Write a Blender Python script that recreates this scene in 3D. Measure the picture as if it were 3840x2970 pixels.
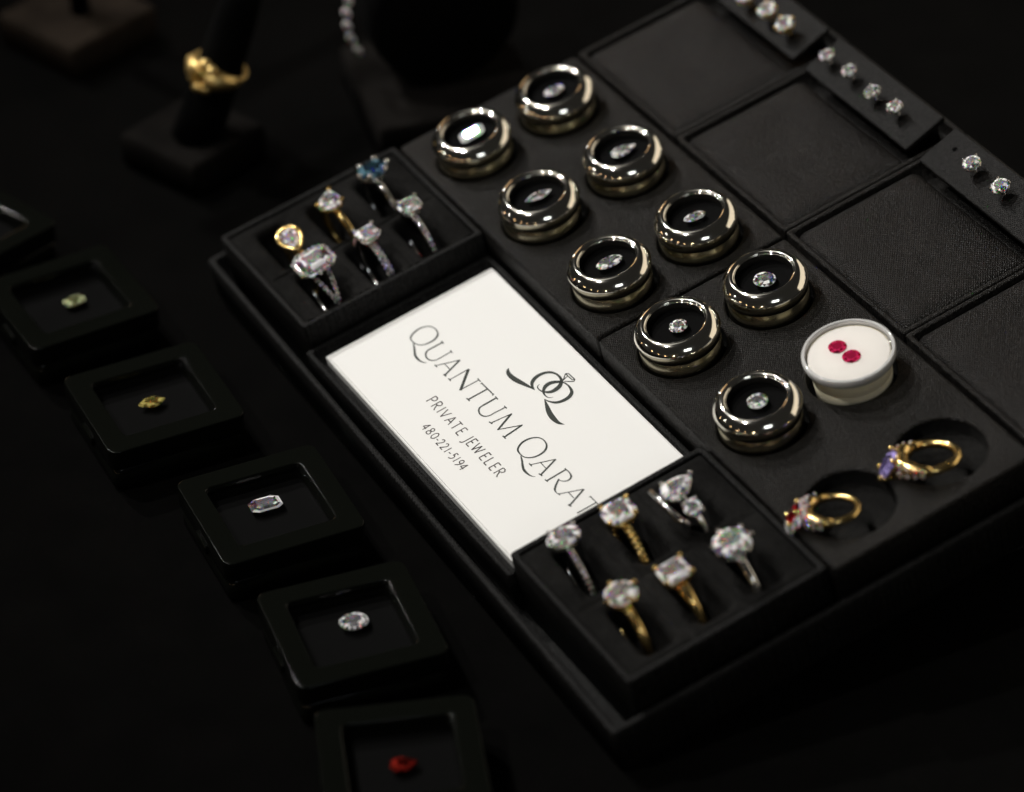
import bpy, bmesh, math, random
from mathutils import Matrix, Vector

# ------------------------------------------------------------------ camera, world, lamps, exposure
SC = bpy.context.scene
COL = SC.collection
for o in list(bpy.data.objects):
    bpy.data.objects.remove(o)
random.seed(7)
MM = 0.001

cam_d = bpy.data.cameras.new('camera')
cam = bpy.data.objects.new('camera', cam_d)
COL.objects.link(cam)
right = Vector((0.4910512, 0.8706620, -0.0285733))
up = Vector((-0.5042511, 0.3108369, 0.8056744))
fwd = Vector((-0.7103517, 0.3812193, -0.5916691))
cm = Matrix((right, up, -fwd)).transposed().to_4x4()
cm.translation = Vector((714.342, -381.067, 548.563)) * MM
cam.matrix_world = cm
cam_d.sensor_width = 36.0
cam_d.lens = 36.0 * 13235.71 / 3840.0
cam_d.clip_start = 0.02
cam_d.clip_end = 50.0
cam_d.dof.use_dof = True
cam_d.dof.focus_distance = 0.880
cam_d.dof.aperture_fstop = 7.6
SC.camera = cam

W = bpy.data.worlds.new('World')
SC.world = W
W.use_nodes = True
bg = W.node_tree.nodes['Background']
bg.inputs[0].default_value = (1.0, 0.97, 0.90, 1)
bg.inputs[1].default_value = 0.016

AIM = Vector((0.09, 0.015, 0.03))
RI = Vector((0.491, 0.871, 0)).normalized()
AW = Vector((-0.711, 0.381, 0)).normalized()
LAMP_GAIN = 0.86


def lamp(name, r, a, u, dist, watts, radius, col):
    """a small round ceiling spot: r/a/u = right, away, up as seen from the camera"""
    d = bpy.data.lights.new(name, 'POINT')
    d.energy = watts * LAMP_GAIN
    d.shadow_soft_size = radius
    d.color = col
    o = bpy.data.objects.new(name, d)
    COL.objects.link(o)
    o.location = AIM + (RI * r + AW * a + Vector((0, 0, u))).normalized() * dist
    return o


def spot(name, r, a, u, dist, watts, radius, col, cone=23.0):
    d = bpy.data.lights.new(name, 'SPOT')
    d.energy = watts * LAMP_GAIN
    d.shadow_soft_size = radius
    d.color = col
    d.spot_size = math.radians(cone)
    d.spot_blend = 1.0
    o = bpy.data.objects.new(name, d)
    COL.objects.link(o)
    o.location = AIM + (RI * r + AW * a + Vector((0, 0, u))).normalized() * dist
    o.rotation_euler = (o.location - Vector((0.085, 0.075, 0.03))).to_track_quat('Z', 'Y').to_euler()
    return o


def panel(name, r, a, u, dist, watts, sx, sy, col):
    d = bpy.data.lights.new(name, 'AREA')
    d.shape = 'RECTANGLE'
    d.size = sx
    d.size_y = sy
    d.energy = watts * LAMP_GAIN
    d.color = col
    o = bpy.data.objects.new(name, d)
    COL.objects.link(o)
    v = (RI * r + AW * a + Vector((0, 0, u))).normalized()
    o.location = AIM + v * dist
    o.rotation_euler = v.to_track_quat('Z', 'Y').to_euler()
    return o


WH = (1.0, 0.972, 0.925)
WARM = (1.0, 0.62, 0.32)
CREAM = (1.0, 0.87, 0.68)
KEY = spot('ceiling_spot', -0.50, 0.53, 0.68, 1.9, 66, 0.030, WH)
spot('ceiling_spot', -0.50, 0.25, 0.82, 1.9, 70, 0.030, WH)
spot('ceiling_spot', -0.50, -0.24, 0.82, 1.9, 48, 0.030, WH)
lamp('ceiling_spot', -0.97, 0.02, 0.22, 2.3, 3.0, 0.028, WH)
lamp('ceiling_spot', -0.45, 0.88, 0.06, 2.3, 3.0, 0.030, (0.72, 0.85, 1.0))
lamp('ceiling_spot', -0.31, -0.93, 0.16, 2.2, 3.0, 0.028, (1.0, 0.80, 0.5))
for r_, a_, u_, w_ in ((-0.79, -0.58, 0.10, 1.0), (-0.90, -0.30, 0.12, 0.8), (-0.95, 0.24, 0.04, 0.8), (-0.60, -0.78, 0.06, 1.0)):
    lamp('ceiling_spot', r_, a_, u_, 2.3, w_, 0.026, WARM)
panel('window_light', 0.18, -0.84, 0.50, 1.9, 2.2, 0.50, 0.26, (0.90, 0.96, 1.0))
panel('lit_ceiling', -0.45, 0.22, 0.84, 2.3, 2.6, 1.5, 1.0, (1.0, 0.97, 0.92))
panel('lit_wall', 0.84, 0.50, 0.20, 2.4, 24.0, 3.4, 2.1, CREAM)
panel('warm_wall', -0.40, 0.90, 0.18, 2.6, 1.6, 0.5, 0.30, WARM)

SC.render.engine = 'CYCLES'
SC.view_settings.view_transform = 'Standard'
SC.view_settings.look = 'None'
SC.view_settings.exposure = 0.0
SC.view_settings.gamma = 1.0
SC.view_settings.use_curve_mapping = False
SC.cycles.use_denoising = True
SC.cycles.max_bounces = 14
SC.cycles.transmission_bounces = 12
SC.cycles.glossy_bounces = 6
SC.cycles.diffuse_bounces = 3
SC.cycles.transparent_max_bounces = 12
SC.cycles.sample_clamp_indirect = 90.0
SC.cycles.blur_glossy = 0.2


# ------------------------------------------------------------------ materials
def nmat(name):
    m = bpy.data.materials.new(name)
    m.use_nodes = True
    nt = m.node_tree
    return m, nt, nt.nodes['Principled BSDF']


def pmat(name, col, rough=0.5, metal=0.0, spec=0.5, **kw):
    m, nt, b = nmat(name)
    b.inputs['Base Color'].default_value = (*col, 1)
    b.inputs['Roughness'].default_value = rough
    b.inputs['Metallic'].default_value = metal
    b.inputs['Specular IOR Level'].default_value = spec
    for k, v in kw.items():
        b.inputs[k.replace('_', ' ')].default_value = v
    return m


def node(nt, t, **kw):
    n = nt.nodes.new(t)
    for k, v in kw.items():
        setattr(n, k, v)
    return n


def leather(name, col, rough, spec, weave=2800.0, strength=0.75, var=0.35, dist=0.00014):
    """cross-grained leatherette: two crossed fine ribs broken by noise, plus slow wear"""
    m, nt, b = nmat(name)
    tc = node(nt, 'ShaderNodeTexCoord')
    L = nt.links.new
    mp = node(nt, 'ShaderNodeMapping')
    mp.inputs['Rotation'].default_value = (0, 0, math.radians(38))
    L(tc.outputs['Object'], mp.inputs[0])
    w1 = node(nt, 'ShaderNodeTexWave', wave_type='BANDS', bands_direction='X')
    w2 = node(nt, 'ShaderNodeTexWave', wave_type='BANDS', bands_direction='Y')
    for w, s in ((w1, weave), (w2, weave * 1.25)):
        w.inputs['Scale'].default_value = s / 6.0
        w.inputs['Distortion'].default_value = 2.2
        w.inputs['Detail'].default_value = 2.0
        w.inputs['Detail Scale'].default_value = 2.0
        L(mp.outputs[0], w.inputs[0])
    mx = node(nt, 'ShaderNodeMath', operation='MAXIMUM')
    L(w1.outputs['Fac'], mx.inputs[0])
    L(w2.outputs['Fac'], mx.inputs[1])
    n1 = node(nt, 'ShaderNodeTexNoise')
    n1.inputs['Scale'].default_value = 1250
    n1.inputs['Detail'].default_value = 4
    L(tc.outputs['Object'], n1.inputs[0])
    ad = node(nt, 'ShaderNodeMath', operation='MULTIPLY_ADD')
    L(n1.outputs['Fac'], ad.inputs[0])
    ad.inputs[1].default_value = 1.5
    L(mx.outputs[0], ad.inputs[2])
    n2 = node(nt, 'ShaderNodeTexNoise')
    n2.inputs['Scale'].default_value = 55
    n2.inputs['Detail'].default_value = 5
    L(tc.outputs['Object'], n2.inputs[0])
    ad2 = node(nt, 'ShaderNodeMath', operation='MULTIPLY_ADD')
    L(n2.outputs['Fac'], ad2.inputs[0])
    ad2.inputs[1].default_value = 3.0
    L(ad.outputs[0], ad2.inputs[2])
    bp = node(nt, 'ShaderNodeBump')
    bp.inputs['Strength'].default_value = strength
    bp.inputs['Distance'].default_value = dist
    L(ad2.outputs[0], bp.inputs['Height'])
    L(bp.outputs[0], b.inputs['Normal'])
    rp = node(nt, 'ShaderNodeMapRange')
    rp.inputs['From Min'].default_value = 0.3
    rp.inputs['From Max'].default_value = 0.75
    rp.inputs['To Min'].default_value = 1 - var
    rp.inputs['To Max'].default_value = 1 + var
    L(n2.outputs['Fac'], rp.inputs[0])
    r2 = node(nt, 'ShaderNodeMapRange')
    r2.inputs['From Min'].default_value = 0.34
    r2.inputs['From Max'].default_value = 0.68
    r2.inputs['To Min'].default_value = 0.0
    r2.inputs['To Max'].default_value = 2.6
    L(n1.outputs['Fac'], r2.inputs[0])
    mm = node(nt, 'ShaderNodeMath', operation='MULTIPLY')
    L(rp.outputs[0], mm.inputs[0])
    L(r2.outputs[0], mm.inputs[1])
    wv = node(nt, 'ShaderNodeMath', operation='MULTIPLY_ADD')
    L(mx.outputs[0], wv.inputs[0])
    wv.inputs[1].default_value = 1.1
    wv.inputs[2].default_value = 0.2
    m3 = node(nt, 'ShaderNodeMath', operation='MULTIPLY')
    L(mm.outputs[0], m3.inputs[0])
    L(wv.outputs[0], m3.inputs[1])
    mc = node(nt, 'ShaderNodeVectorMath', operation='SCALE')
    mc.inputs[0].default_value = col
    L(m3.outputs[0], mc.inputs['Scale'])
    L(mc.outputs[0], b.inputs['Base Color'])
    b.inputs['Roughness'].default_value = rough
    b.inputs['Specular IOR Level'].default_value = spec
    return m


def fuzzy(name, col, sheen=0.0, scale=900, strength=0.6, dist=0.0003):
    m, nt, b = nmat(name)
    L = nt.links.new
    tc = node(nt, 'ShaderNodeTexCoord')
    n1 = node(nt, 'ShaderNodeTexNoise')
    n1.inputs['Scale'].default_value = scale
    n1.inputs['Detail'].default_value = 6
    n1.inputs['Roughness'].default_value = 0.7
    L(tc.outputs['Object'], n1.inputs[0])
    n2 = node(nt, 'ShaderNodeTexNoise')
    n2.inputs['Scale'].default_value = 60
    L(tc.outputs['Object'], n2.inputs[0])
    bp = node(nt, 'ShaderNodeBump')
    bp.inputs['Strength'].default_value = strength
    bp.inputs['Distance'].default_value = dist
    L(n1.outputs['Fac'], bp.inputs['Height'])
    L(bp.outputs[0], b.inputs['Normal'])
    mu = node(nt, 'ShaderNodeMath', operation='MULTIPLY')
    L(n1.outputs['Fac'], mu.inputs[0])
    L(n2.outputs['Fac'], mu.inputs[1])
    rp = node(nt, 'ShaderNodeMapRange')
    rp.inputs['From Min'].default_value = 0.1
    rp.inputs['From Max'].default_value = 0.42
    rp.inputs['To Min'].default_value = 0.45
    rp.inputs['To Max'].default_value = 1.7
    L(mu.outputs[0], rp.inputs[0])
    mc = node(nt, 'ShaderNodeVectorMath', operation='SCALE')
    mc.inputs[0].default_value = col
    L(rp.outputs[0], mc.inputs['Scale'])
    L(mc.outputs[0], b.inputs['Base Color'])
    b.inputs['Roughness'].default_value = 0.95
    b.inputs['Specular IOR Level'].default_value = 0.05
    b.inputs['Sheen Weight'].default_value = sheen
    b.inputs['Sheen Roughness'].default_value = 0.4
    b.inputs['Sheen Tint'].default_value = (0.9, 0.85, 0.8, 1)
    return m


def gem_mat(name, tint, ior=2.2, spread=0.045, body=0.82, bodycol=(1.0, 0.98, 1.0)):
    """cut stone: three glass lobes of slightly different index give the fire, plus a
    share of pale scatter, set per facet, that paints in the many tiny inner reflections"""
    m, nt, b = nmat(name)
    nt.nodes.remove(b)
    L = nt.links.new
    outn = nt.nodes['Material Output']
    prev = None
    for i in range(3):
        g = node(nt, 'ShaderNodeBsdfGlass')
        c = [0, 0, 0]
        c[i] = tint[i]
        g.inputs['Color'].default_value = (*c, 1)
        g.inputs['Roughness'].default_value = 0.0
        g.inputs['IOR'].default_value = ior + (i - 1) * spread
        if prev is None:
            prev = g
        else:
            a = node(nt, 'ShaderNodeAddShader')
            L(prev.outputs[0], a.inputs[0])
            L(g.outputs[0], a.inputs[1])
            prev = a
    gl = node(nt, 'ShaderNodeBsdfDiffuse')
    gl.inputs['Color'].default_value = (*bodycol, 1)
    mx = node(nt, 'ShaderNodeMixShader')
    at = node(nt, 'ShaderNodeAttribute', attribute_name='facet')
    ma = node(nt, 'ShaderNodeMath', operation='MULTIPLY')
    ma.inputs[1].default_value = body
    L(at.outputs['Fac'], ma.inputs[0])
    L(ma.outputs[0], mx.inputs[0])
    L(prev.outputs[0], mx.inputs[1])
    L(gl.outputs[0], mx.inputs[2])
    L(mx.outputs[0], outn.inputs['Surface'])
    return m


def pane_mat(name, tint=(1, 1, 1), ior=1.45, rough=0.0):
    """thin clear sheet: passes light straight through, mirrors by Fresnel"""
    m, nt, b = nmat(name)
    nt.nodes.remove(b)
    L = nt.links.new
    t = node(nt, 'ShaderNodeBsdfTransparent')
    t.inputs[0].default_value = (*tint, 1)
    g = node(nt, 'ShaderNodeBsdfGlossy')
    g.inputs['Roughness'].default_value = rough
    fr = node(nt, 'ShaderNodeFresnel')
    fr.inputs['IOR'].default_value = ior
    mx = node(nt, 'ShaderNodeMixShader')
    L(fr.outputs[0], mx.inputs[0])
    L(t.outputs[0], mx.inputs[1])
    L(g.outputs[0], mx.inputs[2])
    L(mx.outputs[0], nt.nodes['Material Output'].inputs['Surface'])
    return m


MT = dict(
    leather=leather('black_leatherette', (0.0066, 0.0060, 0.0055), 0.42, 0.21, strength=1.0, dist=0.0002),
    cushion=leather('black_cushion_leather', (0.0066, 0.0057, 0.0052), 0.42, 0.21, weave=2600, strength=1.0, dist=0.0002),
    trim=leather('black_trim_cloth', (0.0045, 0.0044, 0.0043), 0.65, 0.14, weave=1800),
    flap=leather('black_flap_leather', (0.0050, 0.0047, 0.0045), 0.55, 0.16, weave=2800),
    velvet=fuzzy('black_velvet', (0.0098, 0.0096, 0.0092)),
    deep=fuzzy('deep_black_velvet', (0.0015, 0.0015, 0.0015)),
    cloth=fuzzy('black_table_cloth', (0.0010, 0.00092, 0.00083), scale=700),
    brown=fuzzy('dark_brown_suede', (0.0200, 0.0150, 0.0112), scale=500),
    darkbase=fuzzy('charcoal_suede', (0.0058, 0.0051, 0.0046), scale=500),
    box=pmat('black_gloss_plastic', (0.0034, 0.0039, 0.0029), 0.12, 0, 0.24),
    boxin=pmat('black_foam', (0.0015, 0.0015, 0.0015), 0.9, 0, 0.1),
    podbase=pmat('dull_brass', (0.36, 0.33, 0.24), 0.24, 1.0),
    pod=pmat('pale_gold_plate', (0.85, 0.815, 0.73), 0.10, 1.0),
    gold=pmat('yellow_gold', (0.97, 0.69, 0.27), 0.2, 1.0),
    satin=pmat('satin_gold', (0.97, 0.70, 0.28), 0.40, 1.0),
    wgold=pmat('white_gold', (0.84, 0.82, 0.79), 0.16, 1.0),
    card=pmat('white_card', (0.86, 0.852, 0.83), 0.5, 0, 0.3),
    ink=pmat('dark_green_ink', (0.020, 0.026, 0.020), 0.5, 0, 0.3),
    ink2=pmat('dark_brown_ink', (0.028, 0.018, 0.016), 0.5, 0, 0.3),
    foam=pmat('white_foam', (0.82, 0.79, 0.75), 0.8, 0, 0.2),
    jar=pmat('milky_jar_plastic', (0.93, 0.86, 0.64), 0.35, 0, 0.5),
    pane=pane_mat('clear_pane', (1, 1, 1), 1.25),
    acrylic=pane_mat('clear_acrylic', (0.93, 0.93, 0.93)),
    clear=pane_mat('clear_lid_plastic', (1, 1, 1), 1.35),
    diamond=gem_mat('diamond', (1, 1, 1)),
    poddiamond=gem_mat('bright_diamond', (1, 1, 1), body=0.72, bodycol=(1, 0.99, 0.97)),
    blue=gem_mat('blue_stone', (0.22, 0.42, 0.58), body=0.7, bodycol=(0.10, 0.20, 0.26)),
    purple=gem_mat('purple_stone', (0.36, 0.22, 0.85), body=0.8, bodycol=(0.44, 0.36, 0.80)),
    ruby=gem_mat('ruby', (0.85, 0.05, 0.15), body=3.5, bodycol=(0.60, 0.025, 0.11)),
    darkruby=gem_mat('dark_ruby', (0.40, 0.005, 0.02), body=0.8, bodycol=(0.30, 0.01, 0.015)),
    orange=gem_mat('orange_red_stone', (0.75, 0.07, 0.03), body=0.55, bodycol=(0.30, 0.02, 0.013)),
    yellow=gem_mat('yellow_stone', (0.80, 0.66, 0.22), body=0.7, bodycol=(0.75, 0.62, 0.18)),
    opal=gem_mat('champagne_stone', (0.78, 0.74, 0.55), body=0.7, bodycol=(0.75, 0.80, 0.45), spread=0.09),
)


# ------------------------------------------------------------------ mesh building
class MB:
    """collects geometry in millimetres; build() links it as one mesh object"""

    def __init__(self):
        self.v, self.f, self.s = [], [], []
        self.facets = False

    def loft(self, loops, cap0=False, cap1=False, smooth=True, closed=True, wrap=False):
        b = len(self.v)
        n = len(loops[0])
        for l in loops:
            self.v.extend([tuple(p) for p in l])
        m = len(loops)
        for i in range(m if wrap else m - 1):
            i2 = (i + 1) % m
            for j in range(n if closed else n - 1):
                j2 = (j + 1) % n
                self.f.append((b + i * n + j, b + i * n + j2, b + i2 * n + j2, b + i2 * n + j))
                self.s.append(smooth)
        if cap0:
            self.f.append(tuple(b + j for j in reversed(range(n))))
            self.s.append(False)
        if cap1:
            self.f.append(tuple(b + (m - 1) * n + j for j in range(n)))
            self.s.append(False)
        return self

    def lathe(self, prof, n=48, c=(0, 0, 0), smooth=True, cap0=False, cap1=False, wrap=False):
        loops = [[(c[0] + r * math.cos(2 * math.pi * j / n), c[1] + r * math.sin(2 * math.pi * j / n), c[2] + z)
                  for j in range(n)] for r, z in prof]
        return self.loft(loops, cap0, cap1, smooth, True, wrap)

    def tube(self, pts, rad, n=10, closed=False, ends=True):
        pts = [Vector(p) for p in pts]
        if not hasattr(rad, '__len__'):
            rad = [rad] * len(pts)
        loops = []
        m = len(pts)
        ref = Vector((0, 0, 1))
        for i, p in enumerate(pts):
            a = pts[(i - 1) % m] if (closed or i > 0) else p
            c = pts[(i + 1) % m] if (closed or i < m - 1) else p
            t = (c - a).normalized()
            if abs(t.dot(ref)) > 0.95:
                ref = Vector((1, 0, 0)) if abs(t.x) < 0.9 else Vector((0, 1, 0))
            u = t.cross(ref).normalized()
            w = u.cross(t).normalized()
            loops.append([p + (u * math.cos(2 * math.pi * k / n) + w * math.sin(2 * math.pi * k / n)) * rad[i]
                          for k in range(n)])
        return self.loft(loops, ends and not closed, ends and not closed, True, True, closed)

    def ball(self, c, r, n=10, m=6, sz=1.0):
        prof = [(max(r * math.sin(math.pi * i / m), 0.001), -r * sz * math.cos(math.pi * i / m)) for i in range(m + 1)]
        return self.lathe(prof, n, c)

    def poly(self, pts, smooth=False):
        b = len(self.v)
        self.v.extend([tuple(p) for p in pts])
        self.f.append(tuple(range(b, b + len(pts))))
        self.s.append(smooth)
        return self

    def tri(self, a, b_, c):
        return self.poly([a, b_, c])

    def xform(self, M, start=0):
        self.v[start:] = [tuple(M @ Vector(p)) for p in self.v[start:]]
        return self

    def mesh(self, name):
        me = bpy.data.meshes.new(name)
        me.from_pydata([(a * MM, b * MM, c * MM) for a, b, c in self.v], [], self.f)
        me.polygons.foreach_set('use_smooth', self.s)
        me.update()
        bm = bmesh.new()
        bm.from_mesh(me)
        bmesh.ops.remove_doubles(bm, verts=bm.verts, dist=1e-7)
        bmesh.ops.recalc_face_normals(bm, faces=bm.faces)
        bm.to_mesh(me)
        bm.free()
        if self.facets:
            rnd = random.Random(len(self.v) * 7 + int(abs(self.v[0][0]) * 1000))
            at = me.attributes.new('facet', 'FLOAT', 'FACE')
            at.data.foreach_set('value', [rnd.choice((0.0, 0.0, 0.06, 0.3, 0.9, 1.5, 1.5)) if p.loop_total < 6 else 0.12 for p in me.polygons])  # random bright and dark faces: sparkle painted into the stone, fixed under any lamp
        return me

    def build(self, name, mat, parent=None):
        me = self.mesh(name)
        me.materials.append(MT[mat] if isinstance(mat, str) else mat)
        o = bpy.data.objects.new(name, me)
        COL.objects.link(o)
        o.parent = parent
        return o


def rr(hx, hy, r, z, c=(0, 0), k=5):
    out = []
    r = min(r, hx, hy)
    for sx, sy, a0 in ((1, 1, 0), (-1, 1, 90), (-1, -1, 180), (1, -1, 270)):
        for i in range(k + 1):
            a = math.radians(a0 + 90 * i / k)
            out.append((c[0] + sx * (hx - r) + r * math.cos(a), c[1] + sy * (hy - r) + r * math.sin(a), z))
    return out


def ring_loop(R, z, angs, c=(0, 0)):
    return [(c[0] + R * math.cos(a), c[1] + R * math.sin(a), z) for a in angs]


TAU = math.radians(11.5)
# tray frame (mm: u along the tray, v across it, z off its pod rims) -> table frame
TRAY = Matrix.Translation((0, -77 * MM, 0)) @ Matrix.Rotation(TAU, 4, 'X') @ Matrix.Translation((0, 77 * MM, 28 * MM))


def thing(name, label, cat, M, group=None):
    o = bpy.data.objects.new(name, None)
    o.empty_display_size = 0.005
    COL.objects.link(o)
    o.matrix_world = M
    tag(o, label, cat, group)
    return o


def tag(o, label=None, cat=None, group=None, kind=None):
    if label:
        o['label'] = label
    if cat:
        o['category'] = cat
    if group:
        o['group'] = group
    if kind:
        o['kind'] = kind
    return o


def at_tray(u, v, z, yaw=0.0, tilt=None):
    M = TRAY @ Matrix.Translation((u * MM, v * MM, z * MM)) @ Matrix.Rotation(math.radians(yaw), 4, 'Z')
    if tilt:
        M = M @ tilt
    return M


def at_table(x, y, z=0.0, yaw=0.0):
    return Matrix.Translation((x * MM, y * MM, z * MM)) @ Matrix.Rotation(math.radians(yaw), 4, 'Z')


# ------------------------------------------------------------------ the table
def make_table():
    mb = MB()
    n = 90
    x0, x1, y0, y1 = -900.0, 900.0, -800.0, 800.0
    rnd = random.Random(3)
    ph = [(rnd.uniform(0.004, 0.016), rnd.uniform(-math.pi, math.pi), rnd.uniform(0, 6.28), rnd.uniform(0.2, 0.7)) for _ in range(9)]
    for j in range(n + 1):
        for i in range(n + 1):
            x = x0 + (x1 - x0) * i / n
            y = y0 + (y1 - y0) * j / n
            z = sum(a * math.sin(k * (x * math.cos(d) + y * math.sin(d)) + d * 3 + p) for k, d, p, a in ph)
            mb.v.append((x, y, z * 0.35 - 1.2))
    for j in range(n):
        for i in range(n):
            a = j * (n + 1) + i
            mb.f.append((a, a + 1, a + n + 2, a + n + 1))
            mb.s.append(True)
    o = mb.build('table_cloth', 'cloth')
    tag(o, kind='structure')


make_table()


# ------------------------------------------------------------------ the tray and its inserts
def box_walls(hx, hy, r, z0, z1, t, floor, bev=0.5):
    """open box: outer wall, rounded rim, inner wall, floor"""
    mb = MB()
    L = [rr(hx, hy, r, z0), rr(hx, hy, r, z1 - bev), rr(hx - bev * 0.3, hy - bev * 0.3, r, z1 - bev * 0.3),
         rr(hx - bev, hy - bev, r, z1), rr(hx - t + bev, hy - t + bev, r, z1),
         rr(hx - t + bev * 0.3, hy - t + bev * 0.3, r, z1 - bev * 0.3), rr(hx - t, hy - t, r, z1 - bev), rr(hx - t, hy - t, r, floor)]
    mb.loft(L, cap0=True, cap1=True)
    return mb


def make_base():
    # the shallow outer case, turned very slightly against its inserts
    M = at_tray(86.4, 14.0, 0, yaw=-1.0)
    o = thing('display_case', 'black cloth covered display case propped at a slant, holding every insert', 'display case', M)
    hx, hy = 111.2, 89.6
    mb = box_walls(hx, hy, 1.4, -27.8, -15.0, 1.9, -26.6, 0.6)
    mb.build('case_wall', 'trim', o)
    # wedge block under the case that gives it its slant
    w = MB()
    a = math.tan(TAU)
    top = [(-hx + 22, -hy + 10, -27.9), (hx - 22, -hy + 10, -27.9), (hx - 22, hy - 16, -27.9), (-hx + 22, hy - 16, -27.9)]
    nb = Vector((0, math.sin(TAU), math.cos(TAU)))
    bot = []
    for x, y, z in top:
        # drop along table normal until the table
        h = ((y + 14.0 + 77) * math.sin(TAU) + (z + 28) * math.cos(TAU))
        bot.append(tuple(Vector((x, y, z)) - nb * max(h + 0.6, 0.2)))
    w.loft([top, bot], True, True, smooth=False)
    w.build('wedge_foot', 'trim', o)


make_base()


def pod_strip(u0, u1, cu, label):
    v0, v1 = -14.0, 43.4
    M = at_tray((u0 + u1) / 2, (v0 + v1) / 2, -6.5)
    o = thing('gem_tray', label, 'gem tray', M, 'leatherette gem trays')
    ox, oy = (u0 + u1) / 2, (v0 + v1) / 2
    hx, hy = (u1 - u0) / 2 - 0.25, (v1 - v0) / 2 - 0.25
    e = 0.7
    us = [-hx + e, (cu[0] + cu[1]) / 2 - ox, (cu[1] + cu[2]) / 2 - ox, hx - e]
    vs = [-hy + e, 14.0 - oy, hy - e]
    mb = MB()
    # outer edge, wrapped over
    mb.loft([rr(hx, hy, 0.8, -20.0), rr(hx, hy, 0.8, -0.7), rr(hx - 0.2, hy - 0.2, 0.8, -0.2), rr(hx - e, hy - e, 0.05, 0.0)], cap0=True)
    HR = 11.3
    for i in range(3):
        for j in range(2):
            c = (cu[i] - ox, (0.9, 27.1)[j] - oy)
            x0, x1, y0, y1 = us[i], us[i + 1], vs[j], vs[j + 1]
            angs = [2 * math.pi * k / 56 for k in range(56)]
            angs += [math.atan2(y - c[1], x - c[0]) % (2 * math.pi) for x in (x0, x1) for y in (y0, y1)]
            angs.sort()
            edge = []
            for a in angs:
                ca, sa = math.cos(a), math.sin(a)
                t = min(((x1 if ca > 0 else x0) - c[0]) / ca if abs(ca) > 1e-9 else 1e9,
                        ((y1 if sa > 0 else y0) - c[1]) / sa if abs(sa) > 1e-9 else 1e9)
                edge.append((c[0] + t * ca, c[1] + t * sa, 0))
            mb.loft([edge, ring_loop(HR + 0.7, 0, angs, c), ring_loop(HR + 0.15, -0.2, angs, c), ring_loop(HR, -0.7, angs, c)])
    mb.build('slab', 'leather', o)
    for i in range(3):
        for j in range(2):
            c = (cu[i] - ox, (0.9, 27.1)[j] - oy)
            h = MB()
            h.lathe([(HR, -0.6), (HR - 0.05, -4.2), (HR - 0.4, -4.5), (0.01, -4.5)], 56, (c[0], c[1], 0))
            h.build('round_recess', 'velvet', o)
    return o


PU = [-1.5, 34.6, 71.0, 104.0, 141.0, 178.2]
PV = [0.9, 27.1]
pod_strip(-20.3, 86.2, PU[:3], 'black leatherette tray holding the upper six gold gem pods')
pod_strip(86.7, 194.4, PU[3:], 'black leatherette tray with the white jar and two empty round recesses')


def ring_pad(u0, u1, rows, label):
    v0, v1 = -69.3, -14.4
    ox, oy = (u0 + u1) / 2, (v0 + v1) / 2
    hx, hy = (u1 - u0) / 2, (v1 - v0) / 2
    o = thing('ring_tray', label, 'ring tray', at_tray(ox, oy, -6.5), 'six-slot ring trays')
    box_walls(hx, hy, 0.9, -20.0, 0.0, 1.7, -17.0, 0.5).build('frame', 'trim', o)
    f = MB()
    ix, iy = hx - 1.9, hy - 1.9
    cs = [-57.5 - oy, -42.2 - oy, -27.2 - oy]
    us = [-ix, (rows[0] + rows[1]) / 2 - ox, ix]
    vs = [-iy, (cs[0] + cs[1]) / 2, (cs[1] + cs[2]) / 2, iy]
    slots = []
    for i in range(2):
        for j in range(3):
            cx, cy = rows[i] - ox, cs[j]
            slots.append((cx, cy))
            mx, my = (us[i] + us[i + 1]) / 2, (vs[j] + vs[j + 1]) / 2
            wx, wy = (us[i + 1] - us[i]) / 2, (vs[j + 1] - vs[j]) / 2
            f.loft([rr(wx, wy, 0.02, -0.9, (mx, my)), rr(wx - 0.6, wy - 0.6, 0.3, -0.45, (mx, my)),
                    rr(11.0, 6.0, 2.0, -0.15, (cx, cy)), rr(10.2, 5.0, 2.2, -0.4, (cx, cy)),
                    rr(9.7, 4.2, 2.2, -1.3, (cx, cy)), rr(9.5, 3.7, 2.0, -3.0, (cx, cy)), rr(9.4, 3.5, 2.0, -14.0, (cx, cy))], cap1=True)
    f.build('slotted_cushion', 'velvet', o)
    return o


ring_pad(-21.6, 28.6, (-6.0, 16.8), 'black ring tray at the top end of the white sign, rings in its slots')
ring_pad(137.4, 192.4, (152.6, 178.0), 'black ring tray at the bottom end of the white sign, rings in its slots')


def sign_tray():
    u0, u1, v0, v1 = 29.0, 137.0, -71.0, -14.6
    ox, oy = (u0 + u1) / 2, (v0 + v1) / 2
    o = thing('sign_tray', 'shallow black tray framing the white printed sign', 'tray', at_tray(ox, oy, 0))
    box_walls((u1 - u0) / 2, (v1 - v0) / 2, 0.8, -24, -13.6, 1.6, -17.2, 0.4).build('tray_wall', 'trim', o)


sign_tray()


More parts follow.
